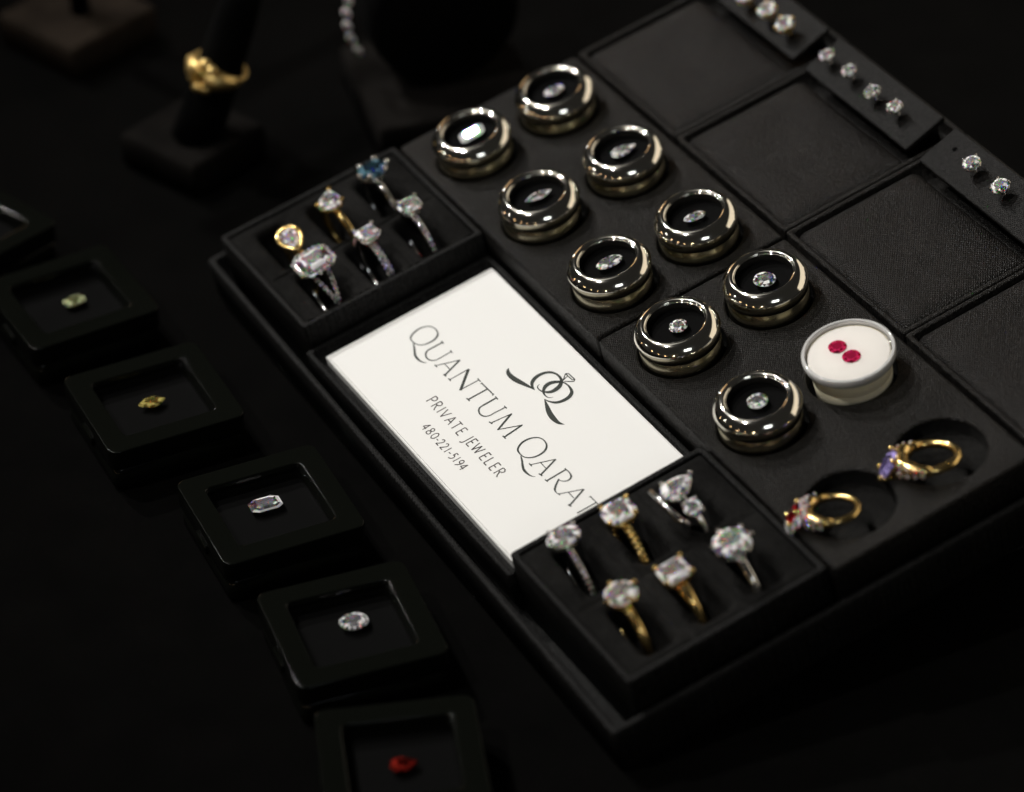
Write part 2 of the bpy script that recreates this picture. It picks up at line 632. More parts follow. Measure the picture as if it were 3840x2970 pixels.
def make_unit(u0, u1, label):
    v0, v1 = 44.4, 101.4
    ox, oy = (u0 + u1) / 2, (v0 + v1) / 2
    hx, hy = (u1 - u0) / 2, (v1 - v0) / 2
    o = thing('earring_tray', label, 'earring tray', at_tray(ox, oy, -6.5), 'cushioned earring trays')
    box_walls(hx, hy, 0.9, -20.0, 0.0, 1.5, -5.0, 0.45).build('frame', 'leather', o)
    # puffed leather cushion
    cy = (46.2 + 83.6) / 2 - oy
    ax, ay = hx - 1.9, (83.6 - 46.2) / 2
    c = MB()
    prof = [(0.0, -4.0), (0.0, -2.2), (0.35, -1.4), (1.1, -0.8), (2.4, -0.35), (4.5, -0.08), (8.0, -0.05), (13.0, -0.28), (17.0, -0.42)]
    c.loft([rr(ax - d, ay - d, max(2.0 - d * 0.1, 0.3), z, (0, cy)) for d, z in prof], cap1=True)
    c.build('cushion', 'cushion', o)
    # raised flap that carries the studs
    f = MB()
    fx = hx - 2.6
    ang = math.atan2(3.6, 12.6)
    A = Matrix.Translation((0, 84.6 - oy, 2.3)) @ Matrix.Rotation(ang, 4, 'X')
    hl = 6.6
    f.loft([rr(fx, hl, 0.4, -1.3), rr(fx, hl, 0.4, -0.35), rr(fx - 0.15, hl - 0.15, 0.4, -0.1), rr(fx - 0.4, hl - 0.4, 0.4, 0.0)], cap0=True, cap1=True)
    f.xform(A @ Matrix.Translation((0, hl, 0)))
    f.build('earring_flap', 'flap', o)
    # stiff backing board under the flap
    b = MB()
    b.loft([rr(fx - 3, 0.8, 0.2, -5.0, (0, 96.2 - oy)), rr(fx - 3, 0.8, 0.2, 3.4, (0, 96.2 - oy))], True, True)
    b.build('flap_support', 'trim', o)
    return o, A, (ox, oy)


UN = []
for (a, b_, lab) in ((-20.4, 31.0, 'black cushioned earring tray carrying three gold studs'),
                     (31.4, 84.6, 'black cushioned earring tray carrying four white studs'),
                     (85.0, 138.2, 'black cushioned earring tray carrying two white studs at the right edge'),
                     (138.6, 191.8, 'black cushioned tray at the right edge, nearest the two ring recesses')):
    UN.append(make_unit(a, b_, lab))


# ------------------------------------------------------------------ the printed sign
def catmull(pts, closed, sub=6):
    n = len(pts)
    if n < 3:
        return pts
    out = []
    rng = range(n) if closed else range(n - 1)
    for i in rng:
        p = [pts[(i + k) % n] if closed else pts[min(max(i + k, 0), n - 1)] for k in (-1, 0, 1, 2)]
        for s in range(sub):
            t = s / sub
            out.append(tuple(0.5 * (2 * p[1][c] + (p[2][c] - p[0][c]) * t + (2 * p[0][c] - 5 * p[1][c] + 4 * p[2][c] - p[3][c]) * t * t
                                    + (3 * p[1][c] - p[0][c] - 3 * p[2][c] + p[3][c]) * t ** 3) for c in range(3)))
    if not closed:
        out.append(tuple(pts[-1]))
    return out


def ribbon(mb, pts, closed, z, ox, oy):
    pts = catmull([tuple(p) for p in pts], closed)
    n = len(pts)
    L, Rr = [], []
    for i in range(n):
        a = pts[(i - 1) % n] if (closed or i) else pts[i]
        c = pts[(i + 1) % n] if (closed or i < n - 1) else pts[i]
        t = Vector((c[0] - a[0], c[1] - a[1]))
        t = t.normalized() if t.length > 1e-9 else Vector((1, 0))
        x, y, w = pts[i]
        w *= 1.22
        L.append((x - t.y * w / 2 - ox, y + t.x * w / 2 - oy, z))
        Rr.append((x + t.y * w / 2 - ox, y - t.x * w / 2 - oy, z))
    b = len(mb.v)
    mb.v.extend(L + Rr)
    for i in range(n if closed else n - 1):
        j = (i + 1) % n
        mb.f.append((b + i, b + j, b + n + j, b + n + i))
        mb.s.append(False)


STROKES = """c43.34,-46.77,0.380;42.42,-45.52,0.456;41.90,-43.65,0.456;42.08,-42.26,0.380;42.72,-41.13,0.285;43.80,-40.43,0.247;45.33,-40.17,0.266;46.93,-40.53,0.342;47.94,-41.34,0.456;48.48,-42.48,0.494;48.64,-43.68,0.456;48.47,-44.88,0.380;47.94,-46.07,0.285;46.76,-46.89,0.247;45.06,-47.16,0.247;43.91,-47.02,0.304
o45.71,-47.33,0.190;47.27,-47.88,0.380;48.84,-48.59,0.456;50.42,-49.28,0.513;52.03,-49.43,0.513;53.43,-49.29,0.380;54.52,-48.79,0.228;55.05,-48.26,0.057
o50.96,-41.36,0.418;50.97,-43.31,0.418;50.94,-45.32,0.418;51.19,-46.24,0.418;51.95,-46.96,0.380;53.11,-47.42,0.342;54.27,-47.36,0.323;55.15,-46.93,0.304;55.72,-46.14,0.285;55.88,-45.13,0.285;55.80,-43.24,0.285;55.74,-41.36,0.285
o50.31,-41.31,0.266;51.66,-41.40,0.266
o55.13,-41.33,0.247;56.39,-41.41,0.247
o60.18,-41.28,0.266;57.70,-47.06,0.266
o60.18,-41.28,0.456;62.48,-46.98,0.456
o58.63,-45.05,0.228;61.31,-45.04,0.228
o57.12,-47.18,0.285;58.41,-47.15,0.285
o61.96,-47.21,0.323;63.18,-47.07,0.323
o64.84,-41.34,0.285;64.96,-47.10,0.285
o64.29,-47.05,0.285;65.56,-47.03,0.285
o64.80,-41.28,0.646;70.47,-46.91,0.646
o70.34,-41.36,0.285;70.27,-46.62,0.285
o69.55,-41.31,0.266;71.28,-41.35,0.266
o71.85,-41.40,0.285;77.68,-41.26,0.285
o71.91,-41.74,0.228;71.84,-41.15,0.228
o77.93,-41.65,0.266;77.60,-41.02,0.266
o74.88,-41.30,0.437;74.88,-47.13,0.437
o74.10,-47.17,0.285;75.70,-47.10,0.285
o79.38,-41.24,0.437;79.43,-43.45,0.437;79.46,-45.46,0.418;79.66,-46.40,0.418;80.40,-47.09,0.380;81.56,-47.48,0.361;82.74,-47.34,0.342;83.59,-46.74,0.323;83.96,-45.68,0.304;83.92,-44.58,0.304;84.01,-43.00,0.304;84.05,-41.30,0.304
o78.72,-41.23,0.266;80.18,-41.30,0.266
o83.38,-41.27,0.247;84.75,-41.30,0.247
o87.29,-41.24,0.301;86.58,-47.05,0.301
o85.85,-47.17,0.283;87.16,-46.93,0.283
o87.28,-41.46,0.495;90.04,-46.98,0.495
o89.90,-47.04,0.273;92.84,-41.31,0.273
o92.78,-41.53,0.456;93.48,-47.03,0.456
o92.76,-47.13,0.310;94.23,-47.08,0.310
c99.90,-46.83,0.401;98.88,-45.77,0.474;98.29,-44.40,0.492;98.29,-42.85,0.456;98.79,-41.59,0.365;99.71,-40.58,0.292;100.94,-40.10,0.273;102.47,-40.14,0.328;103.63,-40.56,0.419;104.58,-41.38,0.492;105.08,-42.53,0.492;105.18,-43.96,0.456;104.82,-45.29,0.383;104.13,-46.26,0.310;103.01,-46.97,0.255;101.48,-47.11,0.292
o102.27,-47.32,0.219;103.94,-47.95,0.401;105.51,-48.69,0.474;106.85,-49.21,0.511;108.25,-49.35,0.492;109.62,-49.21,0.365;110.63,-48.86,0.219;111.32,-48.28,0.055
o109.37,-41.30,0.255;106.79,-46.96,0.255
o109.37,-41.30,0.438;111.60,-46.88,0.438
o107.92,-44.80,0.219;110.41,-44.82,0.219
o106.04,-47.12,0.273;107.44,-47.11,0.273
o110.90,-47.10,0.310;112.22,-46.87,0.310
o114.29,-41.31,0.401;114.49,-46.88,0.401
o113.75,-47.04,0.273;114.97,-46.90,0.273
o113.69,-41.21,0.255;114.71,-41.30,0.255
o114.28,-41.22,0.219;115.42,-41.13,0.237;116.67,-41.28,0.328;117.54,-41.68,0.419;117.99,-42.41,0.401;117.90,-43.20,0.328;117.32,-43.96,0.237;116.37,-44.50,0.182
o116.01,-44.29,0.365;117.26,-45.80,0.456;118.28,-46.79,0.474;119.16,-47.18,0.310;120.23,-47.21,0.146;120.80,-46.96,0.091
o123.37,-41.46,0.255;120.61,-46.93,0.255
o123.37,-41.46,0.438;125.85,-47.00,0.438
o121.62,-44.91,0.219;124.42,-44.97,0.219
o120.27,-47.07,0.273;121.10,-47.00,0.273
o125.28,-47.12,0.310;126.49,-46.98,0.310
o126.66,-41.58,0.237;132.19,-41.45,0.237
o126.66,-41.92,0.201;126.65,-41.32,0.201
o129.45,-41.52,0.365;129.45,-47.05,0.365
o71.80,-33.29,0.144;72.42,-33.85,0.635;73.54,-34.29,0.895;75.12,-34.37,1.098;76.87,-34.14,1.184;78.70,-33.67,1.069;80.46,-33.17,0.809;82.05,-32.71,0.520;83.08,-32.48,0.289;83.79,-32.35,0.058
o83.67,-32.35,0.087;82.58,-32.26,0.433;81.51,-31.91,0.650;80.68,-31.29,0.838;79.99,-30.26,0.953;79.66,-29.09,0.924;79.73,-27.88,0.809;80.07,-26.83,0.722;80.73,-25.96,0.635;81.64,-25.39,0.520;82.74,-25.06,0.462;84.12,-25.05,0.549;85.26,-25.33,0.664;86.23,-26.05,0.866;86.97,-27.02,1.069;87.29,-28.18,1.098;87.28,-29.27,0.953;86.84,-30.12,0.722;86.23,-30.73,0.520;85.57,-31.17,0.347;84.78,-31.40,0.289;83.92,-31.45,0.260;83.26,-31.28,0.231;82.82,-30.87,0.173;82.77,-30.29,0.058
o89.31,-30.13,0.058;89.05,-30.74,0.144;88.60,-31.16,0.202;87.81,-31.39,0.260;86.92,-31.35,0.347;85.98,-31.11,0.491;85.15,-30.49,0.722;84.52,-29.66,0.953;84.22,-28.72,1.069;84.32,-27.81,1.040;84.75,-26.95,0.895;85.27,-26.28,0.751;85.79,-25.76,0.578;86.36,-25.40,0.375;87.31,-25.14,0.347;88.56,-25.05,0.404;89.80,-25.21,0.578;90.86,-25.56,0.722;91.62,-26.25,0.895;92.10,-27.23,0.953;92.23,-28.34,0.924;92.09,-29.50,0.838;91.56,-30.57,0.693;90.62,-31.39,0.491;89.64,-31.91,0.318;88.69,-32.18,0.202;88.26,-32.28,0.058
o88.49,-32.27,0.116;90.20,-32.80,0.578;91.79,-33.32,0.924;93.61,-33.84,1.126;95.20,-34.10,1.184;96.72,-34.17,1.069;98.18,-34.07,0.780;99.19,-33.71,0.491;100.06,-33.14,0.058
o85.71,-25.09,0.245;83.87,-23.23,0.245
o83.87,-23.23,0.245;84.39,-22.68,0.245
o84.39,-22.68,0.245;87.37,-22.60,0.245
o87.37,-22.60,0.245;87.96,-23.17,0.245
o87.96,-23.17,0.245;86.19,-25.03,0.245
o85.59,-24.92,0.245;85.01,-23.28,0.245
o85.01,-23.28,0.245;87.15,-23.17,0.245
o83.87,-23.23,0.245;85.01,-23.28,0.245
o87.15,-23.17,0.245;87.37,-22.60,0.245"""

GLY = {
    'P': (.55, [[(0, 0), (0, 1)], [(0, 1), (.3, 1), (.5, .86), (.52, .72), (.4, .55), (.12, .48)]]),
    'R': (.62, [[(0, 0), (0, 1)], [(0, 1), (.3, 1), (.48, .87), (.48, .72), (.35, .56), (.05, .5)], [(.22, .5), (.42, .15), (.62, -.02)]]),
    'I': (.12, [[(.05, 0), (.05, 1)]]),
    'V': (.7, [[(0, 1), (.34, 0)], [(.34, 0), (.68, 1)]]),
    'A': (.72, [[(0, 0), (.36, 1)], [(.36, 1), (.72, 0)], [(.12, .34), (.58, .34)]]),
    'T': (.62, [[(.31, 0), (.31, 1)], [(0, 1), (.62, 1)]]),
    'E': (.5, [[(0, 0), (0, 1)], [(0, 1), (.46, 1)], [(0, .53), (.38, .53)], [(0, 0), (.48, 0)]]),
    'J': (.3, [[(.25, 1), (.25, .1), (.18, -.2), (-.05, -.3)]]),
    'W': (1.05, [[(0, 1), (.26, 0)], [(.26, 0), (.52, .95)], [(.52, .95), (.78, 0)], [(.78, 0), (1.04, 1)]]),
    'L': (.45, [[(0, 0), (0, 1)], [(0, 0), (.45, 0)]]),
    '4': (.6, [[(.45, -.05), (.45, 1)], [(.45, 1), (0, .3)], [(0, .3), (.62, .3)]]),
    '8': (.55, [[(.27, .53), (.06, .68), (.08, .92), (.27, 1), (.46, .92), (.48, .68), (.27, .53), (.02, .36), (.02, .1), (.27, 0), (.52, .1), (.52, .36), (.27, .53)]]),
    '0': (.6, [[(.3, 0), (.06, .2), (0, .5), (.06, .8), (.3, 1), (.54, .8), (.6, .5), (.54, .2), (.3, 0)]]),
    '-': (.35, [[(0, .42), (.33, .42)]]),
    '2': (.55, [[(.04, .8), (.15, .97), (.34, .98), (.48, .8), (.42, .55), (.02, .02)], [(.02, .02), (.54, .02)]]),
    '1': (.15, [[(.1, 0), (.1, 1)]]),
    '5': (.5, [[(.46, 1), (.14, 1)], [(.14, 1), (.1, .58), (.3, .62), (.46, .45), (.44, .2), (.26, .02), (0, -.05)]]),
    '9': (.55, [[(.5, .72), (.4, .5), (.2, .48), (.04, .62), (.06, .86), (.26, 1), (.44, .92), (.52, .66), (.42, .3), (.08, -.08)]]),
}


def small_text(mb, items, v, cap, ox, oy, z, w):
    for ch, u in items:
        wd, st = GLY[ch]
        for s in st:
            ribbon(mb, [(u + x * cap, v + y * cap, w) for x, y in s], False, z, ox, oy)


def make_sign():
    u0, u1, v0, v1 = 33.4, 132.4, -67.4, -16.4
    ox, oy = (u0 + u1) / 2, (v0 + v1) / 2
    o = thing('sign', 'white printed sign with jeweller name, logo and phone number in dark ink', 'sign', at_tray(ox, oy, 0))
    hx, hy = (u1 - u0) / 2, (v1 - v0) / 2
    p = MB()
    p.loft([rr(hx, hy, 0.3, -17.1), rr(hx, hy, 0.3, -14.75), rr(hx - 0.25, hy - 0.25, 0.3, -14.45)], True, True, smooth=False)
    p.build('backing_board', 'card', o)
    c = MB()
    c.loft([rr(hx - 1.3, hy - 0.5, 0.4, -14.4, (1.0, 0)), rr(hx - 1.3, hy - 0.5, 0.4, -14.05, (1.0, 0)), rr(hx - 1.4, hy - 0.6, 0.4, -14.0, (1.0, 0))], True, True, smooth=False)
    c.build('paper', 'card', o)
    z = -13.97
    S = []
    for line in STROKES.strip().split('\n'):
        S.append((line[0] == 'c', [tuple(float(x) for x in q.split(',')) for q in line[1:].split(';')]))
    nl = 13                                   # logo strokes are the last ones
    a, b_ = MB(), MB()
    for cl, pts in S[:-nl]:
        ribbon(a, pts, cl, z, ox, oy)
    for cl, pts in S[-nl:]:
        ribbon(b_, pts, cl, z + 0.01, ox, oy)
    a.build('name_lettering', 'ink', o)
    b_.build('logo', 'ink', o)
    t = MB()
    small_text(t, [('P', 67.9), ('R', 70.5), ('I', 73.3), ('V', 74.5), ('A', 77.5), ('T', 80.4), ('E', 83.5), ('J', 87.1), ('E', 88.9),
                   ('W', 91.0), ('E', 95.6), ('L', 98.0), ('E', 100.5), ('R', 103.0)], -55.7, 2.85, ox, oy, z, 0.27)
    t.build('tagline_lettering', 'ink2', o)
    t = MB()
    small_text(t, [('4', 75.5), ('8', 77.9), ('0', 80.1), ('-', 82.1), ('2', 83.3), ('2', 85.3), ('1', 87.4), ('-', 88.6), ('5', 90.0), ('1', 92.0),
                   ('9', 93.3), ('4', 95.0)], -61.45, 2.3, ox, oy, z, 0.24)
    t.build('phone_lettering', 'ink2', o)


make_sign()
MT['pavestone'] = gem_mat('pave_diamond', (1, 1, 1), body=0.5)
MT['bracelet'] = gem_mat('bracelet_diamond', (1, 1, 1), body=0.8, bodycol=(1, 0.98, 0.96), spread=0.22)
MT['rim'] = pmat('jar_rim_plastic', (0.58, 0.575, 0.565), 0.05, 0, 1.0)


# ------------------------------------------------------------------ cut stones
def outline(kind, n=16):
    P = []
    for i in range(n):
        a = 2 * math.pi * (i + 0.5) / n
        c, s = math.cos(a), math.sin(a)
        if kind in ('round', 'oval'):
            P.append((c, s))
        elif kind == 'cushion':
            P.append((math.copysign(abs(c) ** 0.62, c), math.copysign(abs(s) ** 0.62, s)))
        elif kind == 'princess':
            P.append((math.copysign(abs(c) ** 0.34, c), math.copysign(abs(s) ** 0.34, s)))
        elif kind == 'marquise':
            t = 2 * math.pi * i / n
            x = math.cos(t)
            P.append((x, math.copysign((1 - abs(x) ** 1.75) ** 1.0, math.sin(t)) if abs(x) < 1 else 0.0))
        elif kind == 'pear':
            t = 2 * math.pi * i / n
            x = math.cos(t)
            y = math.sin(t) * (0.92 - 0.42 * x) * (1.0 if x < 0.3 else 1.0 - 0.18 * (x - 0.3))
            P.append((x, y))
    if kind == 'emerald':
        k = 0.62
        P = [(1, -k), (1, k), (k, 1), (-k, 1), (-1, k), (-1, -k), (-k, -1), (k, -1)]
    if kind == 'hex':
        P = [(math.cos(2 * math.pi * i / 12) * (1 if i % 2 == 0 else 0.94), math.sin(2 * math.pi * i / 12) * (1 if i % 2 == 0 else 0.94)) for i in range(12)]
    return P


def add_gem(mb, kind, hx, hy, h=None, c=(0, 0, 0), yaw=0.0, table=0.56):
    """facetted stone; girdle at z = c.z"""
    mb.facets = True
    h = h or min(hx, hy)
    st = len(mb.v)
    O = outline(kind)
    n = len(O)
    cr, pv = 0.34 * h, 0.84 * h

    def ring(s, z, half=False):
        if half:
            q = [((O[i][0] + O[(i + 1) % n][0]) / 2, (O[i][1] + O[(i + 1) % n][1]) / 2) for i in range(n)]
        else:
            q = O
        return [(x * hx * s, y * hy * s, z) for x, y in q]
    if kind == 'emerald':
        L = [ring(0.06, -pv), ring(0.36, -pv * 0.72), ring(0.68, -pv * 0.42), ring(1, -0.05 * h), ring(1, 0.04 * h), ring(0.86, cr * 0.55), ring(0.72, cr * 0.86), ring(table, cr)]
        mb.loft(L, True, True, smooth=False)
    else:
        g0, g1 = ring(1, -0.03 * h), ring(1, 0.03 * h)
        mb.loft([g0, g1], smooth=False)
        m = ring(0.84, cr * 0.62, True)
        for i in range(n):
            j = (i + 1) % n
            mb.tri(g1[i], g1[j], m[i])
            mb.tri(m[i], g1[j], m[j])
        t = [(x, y, cr) for x, y, _ in [ring(table, 0)[k] for k in range(0, n, 2)]]
        for k in range(n // 2):
            a, b_, d = m[(2 * k - 1) % n], m[2 * k], m[(2 * k + 1) % n]
            mb.tri(a, b_, t[k])
            mb.tri(b_, d, t[(k + 1) % (n // 2)])
            mb.tri(b_, t[(k + 1) % (n // 2)], t[k])
        mb.poly(t)
        p = ring(0.56, -pv * 0.52, True)
        for i in range(n):
            j = (i + 1) % n
            mb.tri(g0[j], g0[i], p[i])
            mb.tri(g0[j], p[i], p[j])
        cu = (0, 0, -pv)
        for i in range(0, n, 2):
            mb.poly([p[i], p[(i + 1) % n], p[(i + 2) % n], cu])
    M = Matrix.Translation(c) @ Matrix.Rotation(math.radians(yaw), 4, 'Z')
    mb.xform(M, st)
    return mb


def loose_gem(name, kind, hx, hy, mat, M, label, group, h=None):
    mb = MB()
    add_gem(mb, kind, hx, hy, h)
    o = mb.build(name, mat)
    o.matrix_world = M
    tag(o, label, 'gemstone', group)
    return o


# ------------------------------------------------------------------ gold gem pods
def make_pod(label):
    o = thing('gem_pod', label, 'gem pod', Matrix.Identity(4), 'gold gem pods in two rows')
    b = MB()
    b.lathe([(0.01, -10.9), (10.2, -10.9), (10.45, -10.6), (10.5, -3.3), (10.4, -3.22), (10.4, -3.08), (10.55, -3.0), (10.62, -0.55), (10.5, -0.4)], 72)
    b.build('pod_base', 'podbase', o)
    z = MB()
    key = [(7.5, -1.0), (7.5, 1.8), (7.58, 2.2), (7.85, 2.48), (8.3, 2.58), (8.85, 2.45), (9.4, 2.12), (9.95, 1.62), (10.45, 1.0), (10.82, 0.4),
           (11.02, -0.1), (10.98, -0.35), (10.75, -0.45), (10.3, -0.45)]
    z.lathe([(r_, z_) for r_, z_, _ in catmull([(r_, z_, 0) for r_, z_ in key], False, 3)], 96)
    bz = z.build('bezel', 'pod', o)
    q = MB()
    q.lathe([(7.52 + 0.17 * math.cos(a_ * math.pi / 6), 1.85 + 0.2 * math.sin(a_ * math.pi / 6)) for a_ in range(12)], 72, wrap=True)
    q.build('window_rim', 'pod', bz)
    g = MB()
    g.lathe([(0.01, 1.75), (7.48, 1.75)], 48)
    g.build('window', 'pane', bz)
    f = MB()
    f.lathe([(0.01, -0.75), (6.4, -0.75), (7.1, -0.6), (7.48, -0.2)], 48)
    f.build('foam_insert', 'boxin', o)
    return o


def copy_tree(o, parent=None):
    c = o.copy()
    COL.objects.link(c)
    c.parent = parent
    for ch in list(o.children):
        copy_tree(ch, c)
    return c


PODS = [
    # row, col, gem kind, hx, hy, gem yaw, du, dv, pod label, gem label
    (0, 0, 'emerald', 3.5, 2.15, 78, -.2, .1, 'gold gem pod holding the bright rectangular stone', 'bright white rectangular step-cut stone in a gold pod'),
    (0, 1, 'oval', 3.0, 2.2, 92, -.2, .1, 'gold gem pod at the very top of the two pod rows', 'sparkling oval stone in the topmost gold pod'),
    (1, 0, 'marquise', 4.0, 1.75, 86, -.2, .2, 'gold gem pod holding the pointed boat-shaped stone', 'boat-shaped white stone pointed at both ends in a gold pod'),
    (1, 1, 'pear', 3.7, 2.1, 88, -.2, .5, 'gold gem pod holding the drop-shaped stone, second in the right row', 'drop-shaped white stone in the second pod of the right row'),
    (2, 0, 'oval', 3.7, 2.2, 88, -.1, .1, 'gold gem pod holding the large oval, third in the left row', 'large oval white stone in the third pod of the left row'),
    (2, 1, 'hex', 3.1, 1.9, 80, .1, -.2, 'gold gem pod holding the six-sided stone, third in the right row', 'long six-sided white stone in the third pod of the right row'),
    (3, 0, 'round', 2.4, 2.4, 10, .2, .2, 'gold gem pod holding the small round stone, nearest the sign logo', 'small round white stone in the fourth pod of the left row'),
    (3, 1, 'round', 3.0, 2.9, 0, .5, -.4, 'gold gem pod holding the large round stone beside the cushion corner', 'large round white stone in the lowest pod of the right row'),
    (4, 0, 'round', 2.65, 2.55, 20, -.2, .0, 'gold gem pod lowest of all, left of the white jar', 'round white stone in the lowest gold pod, beside the white jar'),
]
pod0 = None
for (r, c, kind, hx, hy, gy, du, dv, lab, glab) in PODS:
    if pod0 is None:
        p = pod0 = make_pod(lab)
    else:
        p = copy_tree(pod0)
        p['label'] = lab
    p.matrix_world = at_tray(PU[r], PV[c] - (0.3 if c == 0 else 0.1), 0, tilt=Matrix.Rotation(math.radians(random.uniform(0, 1.6)), 4, Vector((math.cos(r * 2.1 + c), math.sin(r * 2.1 + c), 0))))
    tilt = Matrix.Rotation(math.radians(random.uniform(-5, 5)), 4, 'X')
    if kind == 'emerald':
        # leans so that its flat table mirrors the nearest ceiling spot
        P = (TRAY @ Matrix.Translation((PU[r] * MM, PV[c] * MM, 0))).translation
        hv = ((cam.matrix_world.translation - P).normalized() + (KEY.location - P).normalized()).normalized()
        hl = TRAY.to_3x3().inverted() @ hv
        A_ = Vector((0, 0, 1)).rotation_difference(hl).to_matrix().to_4x4()
        tilt = Matrix.Rotation(math.radians(-gy), 4, 'Z') @ A_ @ Matrix.Rotation(math.radians(gy), 4, 'Z')
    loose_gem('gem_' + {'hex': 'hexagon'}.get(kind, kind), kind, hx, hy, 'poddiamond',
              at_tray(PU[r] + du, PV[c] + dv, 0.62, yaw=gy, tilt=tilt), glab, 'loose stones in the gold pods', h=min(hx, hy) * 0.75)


def white_jar():
    o = thing('gem_jar', 'round white jar with clear rim holding two red stones', 'gem jar', at_tray(141.6, 27.0, 0))
    b = MB()
    b.lathe([(0.01, -10.8), (9.3, -10.8), (9.6, -10.5), (9.9, -5.6), (9.8, -5.4), (9.95, -5.2), (10.2, -2.2), (10.3, -1.2), (10.3, 0.2)], 72)
    b.build('jar_base', 'jar', o)
    l = MB()
    l.lathe([(10.64, 1.0), (0.01, 1.0)], 72)
    r = MB()
    r.lathe([(10.35, -1.1), (11.25, -1.0), (11.6, -0.2), (11.6, 0.9), (11.4, 1.35), (11.15, 1.5), (11.05, 1.38), (10.95, 1.38), (10.85, 1.5), (10.7, 1.42), (10.62, 1.0), (10.62, 0.0)], 96)
    lr = r.build('lid_rim', 'rim', o)
    l.build('clear_cover', 'clear', lr)
    f = MB()
    f.lathe([(0.01, 0.3), (9.7, 0.3), (10.1, 0.2), (10.25, -0.2)], 64)
    f.build('foam_disc', 'foam', o)
    for (u, v, lab) in ((137.9, 26.2, 'flat round red stone nearer the gold pods in the white jar'),
                        (143.1, 26.8, 'flat round red stone nearer the empty recesses in the white jar')):
        mb = MB()
        add_gem(mb, 'round', 2.3, 2.3, 0.8)
        g = mb.build('red_stone', 'ruby')
        g.matrix_world = at_tray(u, v, 0.55)
        tag(g, lab, 'gemstone', 'red stones in the white jar')


white_jar()


# ------------------------------------------------------------------ rings
def arc_pts(R, a0, a1, n, y=0.0, zc=None):
    """points on the ring circle; angle 0 = top, positive towards +x; ring centre at z = R"""
    zc = R if zc is None else zc
    return [(R * math.sin(a0 + (a1 - a0) * i / (n - 1)), y, zc + R * math.cos(a0 + (a1 - a0) * i / (n - 1))) for i in range(n)]


